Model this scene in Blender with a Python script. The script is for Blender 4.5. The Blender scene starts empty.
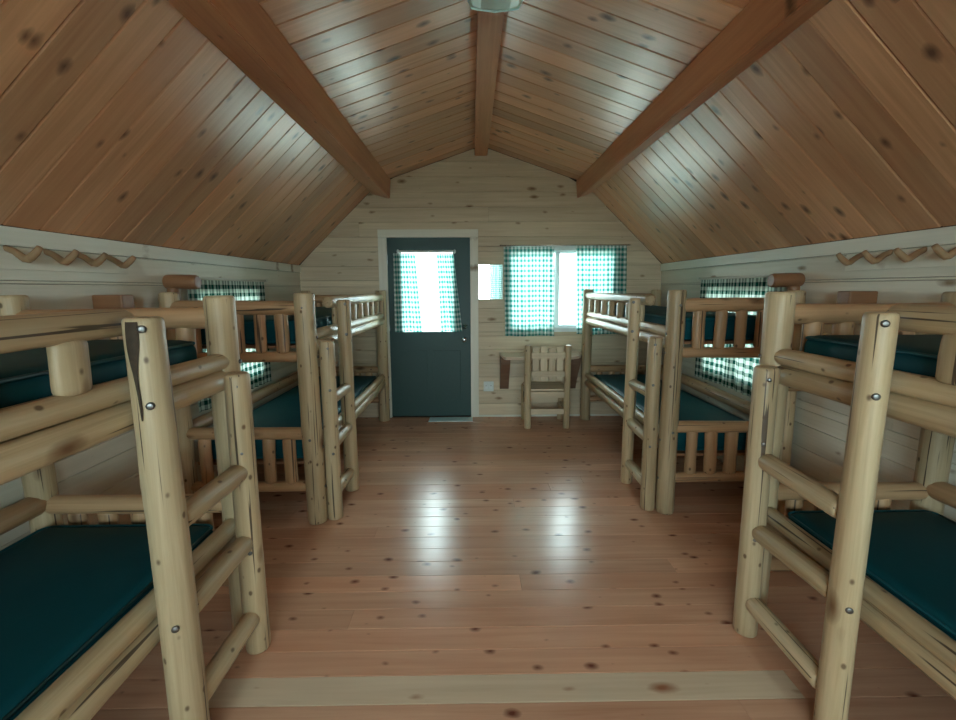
import bpy, bmesh, math, random
from mathutils import Vector, Matrix, Quaternion

S = bpy.context.scene
COL = S.collection
rnd = random.Random(7)

# ------------------------------------------------------------------ camera
CAM_H, F_PX, PITCH, YAW, ROLL = 1.4784, 470.19, 0.1512, 0.0122, -0.0049
cd = bpy.data.cameras.new('camera')
cam = bpy.data.objects.new('camera', cd)
COL.objects.link(cam)
fw = Vector((math.sin(YAW) * math.cos(PITCH), math.cos(YAW) * math.cos(PITCH), -math.sin(PITCH)))
rt = Vector((math.cos(YAW), -math.sin(YAW), 0))
up = rt.cross(fw)
c_, s_ = math.cos(ROLL), math.sin(ROLL)
r2, u2 = c_ * rt + s_ * up, c_ * up - s_ * rt
cam.matrix_world = Matrix(((r2.x, u2.x, -fw.x, -0.0042), (r2.y, u2.y, -fw.y, 0.0), (r2.z, u2.z, -fw.z, CAM_H), (0, 0, 0, 1)))
cd.sensor_width = 36.0
cd.lens = 36.0 * F_PX / 956.0
cd.clip_start = 0.02
S.camera = cam

# ------------------------------------------------------------------ daylight, exposure
SKY = 9.5
w = bpy.data.worlds.new('overcast_sky')
S.world = w
w.use_nodes = True
bg = w.node_tree.nodes['Background']
bg.inputs[0].default_value = (0.80, 0.975, 1.0, 1)
bg.inputs[1].default_value = SKY
S.view_settings.view_transform = 'Standard'
S.view_settings.look = 'None'
S.view_settings.gamma = 1.0
S.view_settings.use_curve_mapping = False
S.view_settings.exposure = 1.48
S.cycles.use_denoising = True
S.cycles.max_bounces = 14
S.cycles.diffuse_bounces = 8
S.cycles.glossy_bounces = 4
S.cycles.transmission_bounces = 6
S.cycles.transparent_max_bounces = 12
S.cycles.sample_clamp_indirect = 8.0
S.cycles.caustics_reflective = False
S.cycles.caustics_refractive = False

# ------------------------------------------------------------------ room sizes
XL, XR, YB, YR, HW = -1.914, 2.122, 5.32, -2.25, 1.74
XC = 0.5 * (XL + XR)
BRX, BRZ, APZ = 1.105, 2.61, 2.985          # roof break (half width, height), apex


def roof_half(z):
    if z <= HW:
        return XR - XC
    if z <= BRZ:
        t = (z - HW) / (BRZ - HW)
        return (XR - XC) * (1 - t) + BRX * t
    t = min(1, (z - BRZ) / (APZ - BRZ))
    return BRX * (1 - t)


def portal(name, loc, rot, sx, sy):
    ld = bpy.data.lights.new(name, 'AREA')
    ld.shape = 'RECTANGLE'
    ld.size, ld.size_y = sx, sy
    ld.cycles.is_portal = True
    o = bpy.data.objects.new(name, ld)
    COL.objects.link(o)
    o.location = loc
    o.rotation_euler = rot


# window and door openings: (low, high, bottom, top)
DOOR = (-0.945, -0.015, 0.0, 2.04)
DGL = (-0.79, -0.205, 0.99, 1.885)
WIN = (0.38, 1.62, 0.99, 1.935)
SIDE = (3.22, 4.28, 0.70, 1.52)
REAR = (0.05, 1.55, 0.90, 2.20)
REAR_FILL = (-1.36, -0.10, 0.90, 2.20)  # second unseen rear window, added for fill light
HPI = math.pi / 2
portal('daylight_door', (0.5 * (DGL[0] + DGL[1]), YB + 0.12, 0.5 * (DGL[2] + DGL[3])), (-HPI, 0, 0), DGL[1] - DGL[0], DGL[3] - DGL[2])
portal('daylight_back', (0.5 * (WIN[0] + WIN[1]), YB + 0.16, 0.5 * (WIN[2] + WIN[3])), (-HPI, 0, 0), WIN[1] - WIN[0], WIN[3] - WIN[2])
portal('daylight_left', (XL - 0.16, 0.5 * (SIDE[0] + SIDE[1]), 0.5 * (SIDE[2] + SIDE[3])), (-HPI, 0, HPI), SIDE[1] - SIDE[0], SIDE[3] - SIDE[2])
portal('daylight_right', (XR + 0.16, 0.5 * (SIDE[0] + SIDE[1]), 0.5 * (SIDE[2] + SIDE[3])), (-HPI, 0, -HPI), SIDE[1] - SIDE[0], SIDE[3] - SIDE[2])
for i, R_ in enumerate((REAR, REAR_FILL)):
    portal('daylight_rear', (0.5 * (R_[0] + R_[1]), YR - 0.16, 0.5 * (R_[2] + R_[3])), (HPI, 0, 0), R_[1] - R_[0], R_[3] - R_[2])


# ------------------------------------------------------------------ materials
def new_mat(name):
    m = bpy.data.materials.new(name)
    m.use_nodes = True
    nt = m.node_tree
    nt.nodes.clear()
    out = nt.nodes.new('ShaderNodeOutputMaterial')
    return m, nt, out


def plain(name, col, rough=0.5, metal=0.0, coat=0.0, spec=0.5, noise=0.0, nscale=20.0):
    m, nt, out = new_mat(name)
    b = nt.nodes.new('ShaderNodeBsdfPrincipled')
    b.inputs['Base Color'].default_value = (*col, 1)
    b.inputs['Roughness'].default_value = rough
    b.inputs['Metallic'].default_value = metal
    b.inputs['Coat Weight'].default_value = coat
    b.inputs['Specular IOR Level'].default_value = spec
    if noise:
        tc = nt.nodes.new('ShaderNodeTexCoord')
        n = nt.nodes.new('ShaderNodeTexNoise')
        n.inputs['Scale'].default_value = nscale
        n.inputs['Detail'].default_value = 4
        nt.links.new(tc.outputs['Object'], n.inputs['Vector'])
        mr = nt.nodes.new('ShaderNodeMapRange')
        mr.inputs['To Min'].default_value = 1 - noise
        mr.inputs['To Max'].default_value = 1 + noise
        nt.links.new(n.outputs['Fac'], mr.inputs['Value'])
        mx = nt.nodes.new('ShaderNodeVectorMath')
        mx.operation = 'SCALE'
        mx.inputs[0].default_value = col
        nt.links.new(mr.outputs[0], mx.inputs['Scale'])
        nt.links.new(mx.outputs[0], b.inputs['Base Color'])
        bp = nt.nodes.new('ShaderNodeBump')
        bp.inputs['Strength'].default_value = 0.15
        bp.inputs['Distance'].default_value = 0.01
        nt.links.new(n.outputs['Fac'], bp.inputs['Height'])
        nt.links.new(bp.outputs[0], b.inputs['Normal'])
    nt.links.new(b.outputs[0], out.inputs[0])
    return m


def wood(name, dark, light, axis='X', rough=0.35, coat=0.4, coat_rough=0.2, knot=(2.0, 6.0), knot_size=0.10,
         knot_col=(0.10, 0.04, 0.015), tint=0.18, redtint=None, bump=0.12, checks=0.0, spots=0.0, spec=0.5, grain=(1.5, 34), gate=0.25):
    """boards and logs with grain along one local axis, knots, and a tint of its own for each piece"""
    m, nt, out = new_mat(name)
    N = nt.nodes.new
    L = nt.links.new
    tc = N('ShaderNodeTexCoord')
    oi = N('ShaderNodeObjectInfo')
    off = N('ShaderNodeVectorMath'); off.operation = 'SCALE'
    off.inputs[0].default_value = (37.3, 91.7, 53.1)
    L(oi.outputs['Random'], off.inputs['Scale'])
    add = N('ShaderNodeVectorMath'); add.operation = 'ADD'
    L(tc.outputs['Object'], add.inputs[0]); L(off.outputs[0], add.inputs[1])

    def scaled(along, across):
        mp = N('ShaderNodeVectorMath'); mp.operation = 'MULTIPLY'
        mp.inputs[1].default_value = (along, across, across) if axis == 'X' else (across, across, along)
        L(add.outputs[0], mp.inputs[0])
        return mp.outputs[0]
    # warp the grain around knots
    vo = N('ShaderNodeTexVoronoi'); vo.inputs['Scale'].default_value = 1.0
    vo.voronoi_dimensions = '2D' if axis == 'X' else '3D'
    wn = N('ShaderNodeTexNoise'); wn.inputs['Scale'].default_value = 1.0; wn.inputs['Detail'].default_value = 2
    L(scaled(14, 34), wn.inputs['Vector'])
    wob = N('ShaderNodeMix'); wob.data_type = 'VECTOR'; wob.inputs[0].default_value = 0.12
    L(scaled(*knot), wob.inputs[4]); L(wn.outputs['Color'], wob.inputs[5])
    L(wob.outputs[1], vo.inputs['Vector'])
    kr = N('ShaderNodeValToRGB')
    kr.color_ramp.elements[0].position = knot_size * 0.35
    kr.color_ramp.elements[0].color = (1, 1, 1, 1)
    kr.color_ramp.elements[1].position = knot_size * 1.6
    kr.color_ramp.elements[1].color = (0, 0, 0, 1)
    e = kr.color_ramp.elements.new(knot_size); e.color = (0.55, 0.55, 0.55, 1)
    ks = N('ShaderNodeSeparateColor'); L(vo.outputs['Color'], ks.inputs[0])
    kq = N('ShaderNodeMapRange'); kq.inputs['From Min'].default_value = gate; kq.inputs['From Max'].default_value = 1.0
    kq.inputs['To Min'].default_value = knot_size * 1.6; kq.inputs['To Max'].default_value = 0.0
    L(ks.outputs[0], kq.inputs['Value'])
    kd = N('ShaderNodeMath'); kd.operation = 'ADD'
    L(vo.outputs['Distance'], kd.inputs[0]); L(kq.outputs[0], kd.inputs[1])
    L(kd.outputs[0], kr.inputs[0])
    g = N('ShaderNodeTexNoise'); g.inputs['Scale'].default_value = 1.0
    g.inputs['Detail'].default_value = 5; g.inputs['Roughness'].default_value = 0.6; g.inputs['Distortion'].default_value = 0.6
    L(scaled(*grain), g.inputs['Vector'])
    big = N('ShaderNodeTexNoise'); big.inputs['Scale'].default_value = 1.0; big.inputs['Detail'].default_value = 2
    L(scaled(0.9, 5), big.inputs['Vector'])
    cr = N('ShaderNodeValToRGB')
    cr.color_ramp.elements[0].position = 0.28; cr.color_ramp.elements[0].color = (*dark, 1)
    cr.color_ramp.elements[1].position = 0.68; cr.color_ramp.elements[1].color = (*light, 1)
    avg = N('ShaderNodeMath'); avg.operation = 'MULTIPLY_ADD'; avg.inputs[1].default_value = 0.5
    hb = N('ShaderNodeMath'); hb.operation = 'MULTIPLY'; hb.inputs[1].default_value = 0.5
    L(big.outputs['Fac'], hb.inputs[0]); L(g.outputs['Fac'], avg.inputs[0]); L(hb.outputs[0], avg.inputs[2])
    L(avg.outputs[0], cr.inputs[0])
    col = cr.outputs[0]
    if redtint:
        rn = N('ShaderNodeMath'); rn.operation = 'FRACT'
        rm = N('ShaderNodeMath'); rm.operation = 'MULTIPLY'; rm.inputs[1].default_value = 17.37
        L(oi.outputs['Random'], rm.inputs[0]); L(rm.outputs[0], rn.inputs[0])
        rp = N('ShaderNodeMath'); rp.operation = 'POWER'; rp.inputs[1].default_value = 2.0
        L(rn.outputs[0], rp.inputs[0])
        mxr = N('ShaderNodeMix'); mxr.data_type = 'RGBA'; mxr.blend_type = 'MIX'
        L(rp.outputs[0], mxr.inputs[0]); L(col, mxr.inputs[6]); mxr.inputs[7].default_value = (*redtint, 1)
        m2 = N('ShaderNodeMix'); m2.data_type = 'RGBA'; m2.inputs[0].default_value = 0.5
        L(mxr.outputs[2], m2.inputs[6]); L(col, m2.inputs[7])
        col = m2.outputs[2]
    kf = N('ShaderNodeMath'); kf.operation = 'MULTIPLY'; kf.inputs[1].default_value = 0.95
    L(kr.outputs[0], kf.inputs[0])
    mk = N('ShaderNodeMix'); mk.data_type = 'RGBA'
    L(kf.outputs[0], mk.inputs[0]); L(col, mk.inputs[6]); mk.inputs[7].default_value = (*knot_col, 1)
    col = mk.outputs[2]
    if checks:
        cn = N('ShaderNodeTexNoise'); cn.inputs['Scale'].default_value = 1.0; cn.inputs['Detail'].default_value = 1
        L(scaled(1.3, 75), cn.inputs['Vector'])
        c2 = N('ShaderNodeValToRGB')
        c2.color_ramp.elements[0].position = 0.675; c2.color_ramp.elements[0].color = (0, 0, 0, 1)
        c2.color_ramp.elements[1].position = 0.70; c2.color_ramp.elements[1].color = (1, 1, 1, 1)
        L(cn.outputs['Fac'], c2.inputs[0])
        cm = N('ShaderNodeMath'); cm.operation = 'MULTIPLY'; cm.inputs[1].default_value = checks
        L(c2.outputs[0], cm.inputs[0])
        mk2 = N('ShaderNodeMix'); mk2.data_type = 'RGBA'
        L(cm.outputs[0], mk2.inputs[0]); L(col, mk2.inputs[6]); mk2.inputs[7].default_value = (0.05, 0.03, 0.02, 1)
        col = mk2.outputs[2]
    if spots:
        v2 = N('ShaderNodeTexVoronoi'); v2.inputs['Scale'].default_value = 1.0
        L(scaled(11, 16), v2.inputs['Vector'])
        c3 = N('ShaderNodeValToRGB')
        c3.color_ramp.elements[0].position = 0.08; c3.color_ramp.elements[0].color = (1, 1, 1, 1)
        c3.color_ramp.elements[1].position = 0.15; c3.color_ramp.elements[1].color = (0, 0, 0, 1)
        L(v2.outputs['Distance'], c3.inputs[0])
        c4 = N('ShaderNodeMath'); c4.operation = 'MULTIPLY'; c4.inputs[1].default_value = spots
        L(c3.outputs[0], c4.inputs[0])
        mk3 = N('ShaderNodeMix'); mk3.data_type = 'RGBA'
        L(c4.outputs[0], mk3.inputs[0]); L(col, mk3.inputs[6]); mk3.inputs[7].default_value = (0.09, 0.045, 0.02, 1)
        col = mk3.outputs[2]
    tv = N('ShaderNodeMapRange')
    tv.inputs['To Min'].default_value = 1 - tint; tv.inputs['To Max'].default_value = 1 + tint
    L(oi.outputs['Random'], tv.inputs['Value'])
    sc = N('ShaderNodeVectorMath'); sc.operation = 'SCALE'
    L(col, sc.inputs[0]); L(tv.outputs[0], sc.inputs['Scale'])
    b = N('ShaderNodeBsdfPrincipled')
    L(sc.outputs[0], b.inputs['Base Color'])
    b.inputs['Roughness'].default_value = rough
    b.inputs['Specular IOR Level'].default_value = spec
    b.inputs['Coat Weight'].default_value = coat
    b.inputs['Coat Roughness'].default_value = coat_rough
    if bump:
        bp = N('ShaderNodeBump'); bp.inputs['Strength'].default_value = bump; bp.inputs['Distance'].default_value = 0.004
        L(g.outputs['Fac'], bp.inputs['Height']); L(bp.outputs[0], b.inputs['Normal'])
    L(b.outputs[0], out.inputs[0])
    return m


def gingham(name, green, white, period=0.055, trans=0.45):
    m, nt, out = new_mat(name)
    N = nt.nodes.new
    L = nt.links.new
    uv = N('ShaderNodeUVMap'); uv.uv_map = 'UVMap'
    sp = N('ShaderNodeSeparateXYZ'); L(uv.outputs[0], sp.inputs[0])
    st = []
    for k in (0, 1):
        d = N('ShaderNodeMath'); d.operation = 'DIVIDE'; d.inputs[1].default_value = period
        L(sp.outputs[k], d.inputs[0])
        fr = N('ShaderNodeMath'); fr.operation = 'FRACT'; L(d.outputs[0], fr.inputs[0])
        gt = N('ShaderNodeMath'); gt.operation = 'GREATER_THAN'; gt.inputs[1].default_value = 0.5
        L(fr.outputs[0], gt.inputs[0])
        st.append(gt.outputs[0])
    s = N('ShaderNodeMath'); s.operation = 'ADD'; L(st[0], s.inputs[0]); L(st[1], s.inputs[1])
    h = N('ShaderNodeMath'); h.operation = 'MULTIPLY'; h.inputs[1].default_value = 0.5; L(s.outputs[0], h.inputs[0])
    cr = N('ShaderNodeValToRGB')
    cr.color_ramp.interpolation = 'CONSTANT'
    cr.color_ramp.elements[0].position = 0.0; cr.color_ramp.elements[0].color = (*white, 1)
    cr.color_ramp.elements[1].position = 0.25
    cr.color_ramp.elements[1].color = (*[0.5 * (a + b) * 0.85 for a, b in zip(green, white)], 1)
    e = cr.color_ramp.elements.new(0.75); e.color = (*green, 1)
    L(h.outputs[0], cr.inputs[0])
    df = N('ShaderNodeBsdfDiffuse'); tl = N('ShaderNodeBsdfTranslucent')
    L(cr.outputs[0], df.inputs[0]); L(cr.outputs[0], tl.inputs[0])
    mx = N('ShaderNodeMixShader'); mx.inputs[0].default_value = trans
    L(df.outputs[0], mx.inputs[1]); L(tl.outputs[0], mx.inputs[2])
    L(mx.outputs[0], out.inputs[0])
    return m


def pane_mat():
    m, nt, out = new_mat('window_glass')
    N = nt.nodes.new
    t = N('ShaderNodeBsdfTransparent'); t.inputs[0].default_value = (0.93, 0.96, 0.96, 1)
    g = N('ShaderNodeBsdfGlossy'); g.inputs['Roughness'].default_value = 0.02
    f = N('ShaderNodeFresnel'); f.inputs[0].default_value = 1.35
    mx = N('ShaderNodeMixShader')
    nt.links.new(f.outputs[0], mx.inputs[0]); nt.links.new(t.outputs[0], mx.inputs[1]); nt.links.new(g.outputs[0], mx.inputs[2])
    nt.links.new(mx.outputs[0], out.inputs[0])
    return m


def acrylic():
    m, nt, out = new_mat('prismatic_acrylic')
    N = nt.nodes.new
    b = N('ShaderNodeBsdfPrincipled')
    b.inputs['Base Color'].default_value = (0.74, 0.93, 0.92, 1)
    b.inputs['Roughness'].default_value = 0.2
    tl = N('ShaderNodeBsdfTranslucent'); tl.inputs[0].default_value = (0.8, 0.97, 0.96, 1)
    mx = N('ShaderNodeMixShader'); mx.inputs[0].default_value = 0.35
    nt.links.new(b.outputs[0], mx.inputs[1]); nt.links.new(tl.outputs[0], mx.inputs[2])
    nt.links.new(mx.outputs[0], out.inputs[0])
    return m


M = {}
M['ceil'] = wood('varnished_ceiling_pine', (0.50, 0.225, 0.112), (0.83, 0.49, 0.285), rough=0.29, coat=0.0, spec=0.75,
                 knot=(4.4, 7.0), knot_size=0.125, knot_col=(0.12, 0.035, 0.012), redtint=(0.64, 0.28, 0.135), tint=0.2, bump=0.05)
M['wall'] = wood('pale_wall_pine', (0.49, 0.39, 0.265), (0.74, 0.63, 0.46), rough=0.5, coat=0.0, spec=0.25,
                 knot=(3.2, 7.5), knot_size=0.11, knot_col=(0.20, 0.11, 0.05), tint=0.08, gate=0.4)
M['wall_side'] = wood('whitewashed_wall_pine', (0.62, 0.58, 0.46), (0.80, 0.77, 0.66), rough=0.5, coat=0.0, spec=0.25,
                      knot=(3.0, 7.5), knot_size=0.10, knot_col=(0.26, 0.17, 0.09), tint=0.07, gate=0.5)
M['trim'] = wood('whitewashed_trim_pine', (0.68, 0.67, 0.57), (0.82, 0.81, 0.72), rough=0.5, coat=0.0, spec=0.3, knot=(3.0, 7.0),
                 knot_size=0.09, knot_col=(0.25, 0.17, 0.09), tint=0.04, gate=0.5)
M['floor'] = wood('varnished_floor_fir', (0.45, 0.225, 0.135), (0.72, 0.44, 0.29), rough=0.24, coat=0.0, spec=0.38,
                  knot=(6.0, 9.0), knot_size=0.12, knot_col=(0.11, 0.022, 0.010), redtint=(0.60, 0.27, 0.15), tint=0.13, bump=0.05)
M['floor_pale'] = wood('pale_floor_fir', (0.54, 0.40, 0.27), (0.70, 0.56, 0.40), rough=0.32, coat=0.0, spec=0.3,
                       knot=(4.0, 10.0), knot_size=0.16, knot_col=(0.25, 0.08, 0.03), tint=0.02, bump=0.05, gate=0.5)
LOGK = dict(axis='Z', rough=0.42, coat=0.0, spec=0.4, knot=(4.5, 9.0), knot_size=0.17, checks=0.9, spots=0.85, bump=0.35, grain=(1.8, 55))
M['log'] = wood('peeled_pine_log', (0.33, 0.23, 0.12), (0.60, 0.475, 0.30), knot_col=(0.13, 0.055, 0.02), tint=0.15, **LOGK)
M['log_red'] = wood('amber_pine_log', (0.33, 0.175, 0.08), (0.56, 0.36, 0.20), tint=0.15, **LOGK)
M['peg'] = wood('brown_branch', (0.26, 0.15, 0.08), (0.42, 0.27, 0.15), axis='Z', rough=0.5, coat=0.0, spec=0.3, tint=0.1)
M['beam'] = wood('stained_beam', (0.42, 0.165, 0.078), (0.66, 0.335, 0.175), rough=0.36, coat=0.0, spec=0.35,
                 knot=(2.5, 6.0), knot_size=0.06, tint=0.04, bump=0.06, gate=0.4)
M['brown'] = wood('brown_stained_pine', (0.20, 0.085, 0.04), (0.33, 0.16, 0.075), axis='Z', rough=0.45, coat=0.0, tint=0.08)
M['desk'] = wood('pale_desk_pine', (0.66, 0.50, 0.38), (0.80, 0.66, 0.52), rough=0.3, coat=0.0, tint=0.02, gate=0.5)
M['desk_leg'] = wood('dark_bracket_pine', (0.13, 0.07, 0.045), (0.22, 0.13, 0.085), rough=0.5, coat=0.0, tint=0.05)
M['back'] = plain('dark_underlay', (0.035, 0.018, 0.010), 0.9)
M['vinyl'] = plain('teal_mattress_vinyl', (0.003, 0.064, 0.078), 0.55, spec=0.14, noise=0.12, nscale=9)
M['piping'] = plain('teal_piping', (0.004, 0.085, 0.105), 0.45, spec=0.3)
M['door'] = plain('green_painted_door', (0.010, 0.050, 0.046), 0.5, noise=0.06, nscale=30)
M['white'] = plain('white_vinyl_frame', (0.72, 0.80, 0.80), 0.35)
M['chrome'] = plain('brushed_nickel', (0.60, 0.64, 0.64), 0.25, metal=1.0)
M['bolt'] = plain('dull_steel_bolt', (0.20, 0.20, 0.195), 0.42, metal=1.0)
M['bolt_hole'] = plain('dark_bolt_recess', (0.02, 0.014, 0.01), 0.8)
M['bark'] = plain('dark_bark', (0.045, 0.030, 0.018), 0.9, noise=0.6, nscale=60)
M['plastic'] = plain('outlet_plastic', (0.66, 0.74, 0.72), 0.4)
M['mirror'] = plain('mirror_silver', (0.88, 0.92, 0.92), 0.02, metal=1.0)
M['leak'] = plain('light_leak_pale', (0.66, 0.92, 0.94), 0.3)  # pale colour imitates daylight leaking in under the door
M['glass'] = pane_mat()
M['acrylic'] = acrylic()
M['gingham'] = gingham('green_gingham', (0.02, 0.26, 0.22), (0.78, 0.88, 0.86), trans=0.38)
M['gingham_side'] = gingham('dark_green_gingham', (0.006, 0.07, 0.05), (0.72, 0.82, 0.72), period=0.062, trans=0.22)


# ------------------------------------------------------------------ builders
def link(name, me, mat, parent=None, loc=(0, 0, 0), rot=None):
    o = bpy.data.objects.new(name, me)
    COL.objects.link(o)
    if mat is not None and me is not None and not me.materials:
        me.materials.append(mat)
    o.location = loc
    if rot is not None:
        o.rotation_mode = 'QUATERNION'
        o.rotation_quaternion = rot
    if parent is not None:
        o.parent = parent
    return o


def tag(o, label=None, cat=None, group=None, kind=None):
    if label:
        o['label'] = label
    if cat:
        o['category'] = cat
    if group:
        o['group'] = group
    if kind:
        o['kind'] = kind
    return o


def empty(name, loc, label=None, cat=None, group=None, kind=None):
    o = bpy.data.objects.new(name, None)
    COL.objects.link(o)
    o.location = loc
    o.empty_display_size = 0.1
    return tag(o, label, cat, group, kind)


def mesh(name, verts, faces, smooth=False):
    me = bpy.data.meshes.new(name)
    me.from_pydata([tuple(v) for v in verts], [], faces)
    me.validate()
    bm = bmesh.new()
    bm.from_mesh(me)
    bmesh.ops.recalc_face_normals(bm, faces=bm.faces)
    bm.to_mesh(me)
    bm.free()
    if smooth:
        for p in me.polygons:
            p.use_smooth = True
    return me


def boxes(name, bs, bevel=0.0):
    """bs: list of (x0,x1,y0,y1,z0,z1) joined into one mesh"""
    bm = bmesh.new()
    for (x0, x1, y0, y1, z0, z1) in bs:
        mt = Matrix.Translation(((x0 + x1) / 2, (y0 + y1) / 2, (z0 + z1) / 2)) @ Matrix.Diagonal((abs(x1 - x0), abs(y1 - y0), abs(z1 - z0), 1))
        bmesh.ops.create_cube(bm, size=1.0, matrix=mt)
    if bevel:
        bmesh.ops.bevel(bm, geom=bm.edges[:], offset=bevel, segments=2, affect='EDGES', profile=0.6)
    me = bpy.data.meshes.new(name)
    bm.to_mesh(me)
    bm.free()
    return me


def box(name, b, mat, parent=None, bevel=0.0):
    """box with its origin at its own centre, grain along its longest side"""
    x0, x1, y0, y1, z0, z1 = b
    c = Vector(((x0 + x1) / 2, (y0 + y1) / 2, (z0 + z1) / 2))
    d = [x1 - x0, y1 - y0, z1 - z0]
    k = d.index(max(d))
    q = (Quaternion(), Quaternion((0, 0, 1), HPI), Quaternion((0, 1, 0), -HPI))[k]
    e = (d, [d[1], d[0], d[2]], [d[2], d[1], d[0]])[k]
    me = boxes(name, [(-e[0] / 2, e[0] / 2, -e[1] / 2, e[1] / 2, -e[2] / 2, e[2] / 2)], bevel)
    return link(name, me, mat, parent, c, q)


def board(name, length_lo, length_hi, w_, t_, mat, parent, mtx, ch=0.004, face=0.0):
    """V-jointed board: local X along, local Y across, top face at local Z=face, chamfered long edges.
    length_lo/hi may be functions of local y (for raked ends)"""
    prof = [(-w_ / 2, face - t_), (-w_ / 2, face - ch), (-w_ / 2 + ch, face), (w_ / 2 - ch, face), (w_ / 2, face - ch), (w_ / 2, face - t_)]
    lo = length_lo if callable(length_lo) else (lambda y: length_lo)
    hi = length_hi if callable(length_hi) else (lambda y: length_hi)
    v = [(lo(y), y, z) for y, z in prof] + [(hi(y), y, z) for y, z in prof]
    f = [(i, (i + 1) % 6, 6 + (i + 1) % 6, 6 + i) for i in range(6)] + [tuple(range(6)), tuple(range(6, 12))]
    me = mesh(name, v, f)
    o = link(name, me, mat, parent)
    loc, q, _ = mtx.decompose()
    o.location = loc
    o.rotation_mode = 'QUATERNION'
    o.rotation_quaternion = q
    return o


def frame(origin, xa, ya, za):
    return Matrix(((xa[0], ya[0], za[0], origin[0]), (xa[1], ya[1], za[1], origin[1]), (xa[2], ya[2], za[2], origin[2]), (0, 0, 0, 1)))


def log(name, p0, p1, r, mat, parent=None, r1=None, asp=(1, 1), seg=14, wob=0.05, knobs=2, seed=None):
    """peeled log: tapered, a little crooked, rounded-over ends, slight knot bumps; local Z runs along it"""
    rg = random.Random(seed if seed is not None else rnd.random())
    p0, p1 = Vector(p0), Vector(p1)
    d = p1 - p0
    ln = d.length
    r1 = r if r1 is None else r1
    n = max(4, int(ln / 0.14) + 2)
    zs = [0, 0.004, 0.014] + [ln * k / n for k in range(1, n)] + [ln - 0.014, ln - 0.004, ln]
    fs = [0.80, 0.93, 1.0] + [1] * (n - 1) + [1.0, 0.93, 0.80]
    a0, a1, b0, b1 = [rg.uniform(0, 6.28) for _ in range(4)]
    kb = [(rg.uniform(0, 6.28), rg.uniform(0.1, 0.9) * ln, rg.uniform(0.05, 0.12)) for _ in range(knobs)]
    lob = rg.uniform(0.01, 0.03)
    vs = []
    for z, f in zip(zs, fs):
        t = z / ln
        rr = (r * (1 - t) + r1 * t) * f
        ox = wob * r * math.sin(a0 + 3.1 * t) - wob * r * math.sin(a0)
        oy = wob * r * math.sin(a1 + 2.7 * t) - wob * r * math.sin(a1)
        for k in range(seg):
            a = 2 * math.pi * k / seg
            q = rr * (1 + lob * math.sin(2 * a + b0 + 1.5 * t) + 0.012 * math.sin(3 * a + b1 + 4 * t))
            for ka, kz, kh in kb:
                da = math.atan2(math.sin(a - ka), math.cos(a - ka))
                q *= 1 + kh * math.exp(-(da / 0.45) ** 2 - ((z - kz) / 0.035) ** 2)
            vs.append((ox + q * asp[0] * math.cos(a), oy + q * asp[1] * math.sin(a), z))
    m_ = len(zs)
    fc = []
    for i in range(m_ - 1):
        for k in range(seg):
            fc.append((i * seg + k, i * seg + (k + 1) % seg, (i + 1) * seg + (k + 1) % seg, (i + 1) * seg + k))
    fc.append(tuple(reversed(range(seg))))
    fc.append(tuple((m_ - 1) * seg + k for k in range(seg)))
    me = bpy.data.meshes.new(name)
    me.from_pydata(vs, [], fc)
    for p in me.polygons[:-2]:
        p.use_smooth = True
    o = link(name, me, mat, parent, p0, Vector((0, 0, 1)).rotation_difference(d.normalized()))
    return o


def tube(name, pts, r, mat, parent=None, seg=10, loc=(0, 0, 0), radii=None):
    """round rod through points; closed ends"""
    P = [Vector(p) for p in pts]
    vs, fc = [], []
    n = len(P)
    prev = None
    for i, p in enumerate(P):
        t = (P[min(i + 1, n - 1)] - P[max(i - 1, 0)]).normalized()
        if prev is None:
            ref = Vector((0, 0, 1)) if abs(t.z) < 0.9 else Vector((1, 0, 0))
            u = t.cross(ref).normalized()
        else:
            u = (prev - prev.dot(t) * t).normalized()
        prev = u
        v = t.cross(u)
        rr = radii[i] if radii else r
        for k in range(seg):
            a = 2 * math.pi * k / seg
            vs.append(p + rr * (math.cos(a) * u + math.sin(a) * v))
    for i in range(n - 1):
        for k in range(seg):
            fc.append((i * seg + k, i * seg + (k + 1) % seg, (i + 1) * seg + (k + 1) % seg, (i + 1) * seg + k))
    fc += [tuple(range(seg)), tuple((n - 1) * seg + k for k in range(seg))]
    me = mesh(name, vs, fc, smooth=True)
    return link(name, me, mat, parent, loc)


def bolt(parent, loc, direction, r=0.011):
    """metal bolt head sunk in a dark counterbore, facing `direction` in the parent's frame"""
    d = Vector(direction).normalized()
    o = tube('bolt', [(0, 0, -0.004), (0, 0, 0.002), (0, 0, 0.004)], r, M['bolt'], parent, 10, radii=[r, r, r * 0.6])
    o.location = loc
    o.rotation_mode = 'QUATERNION'
    o.rotation_quaternion = Vector((0, 0, 1)).rotation_difference(d)
    return o


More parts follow.
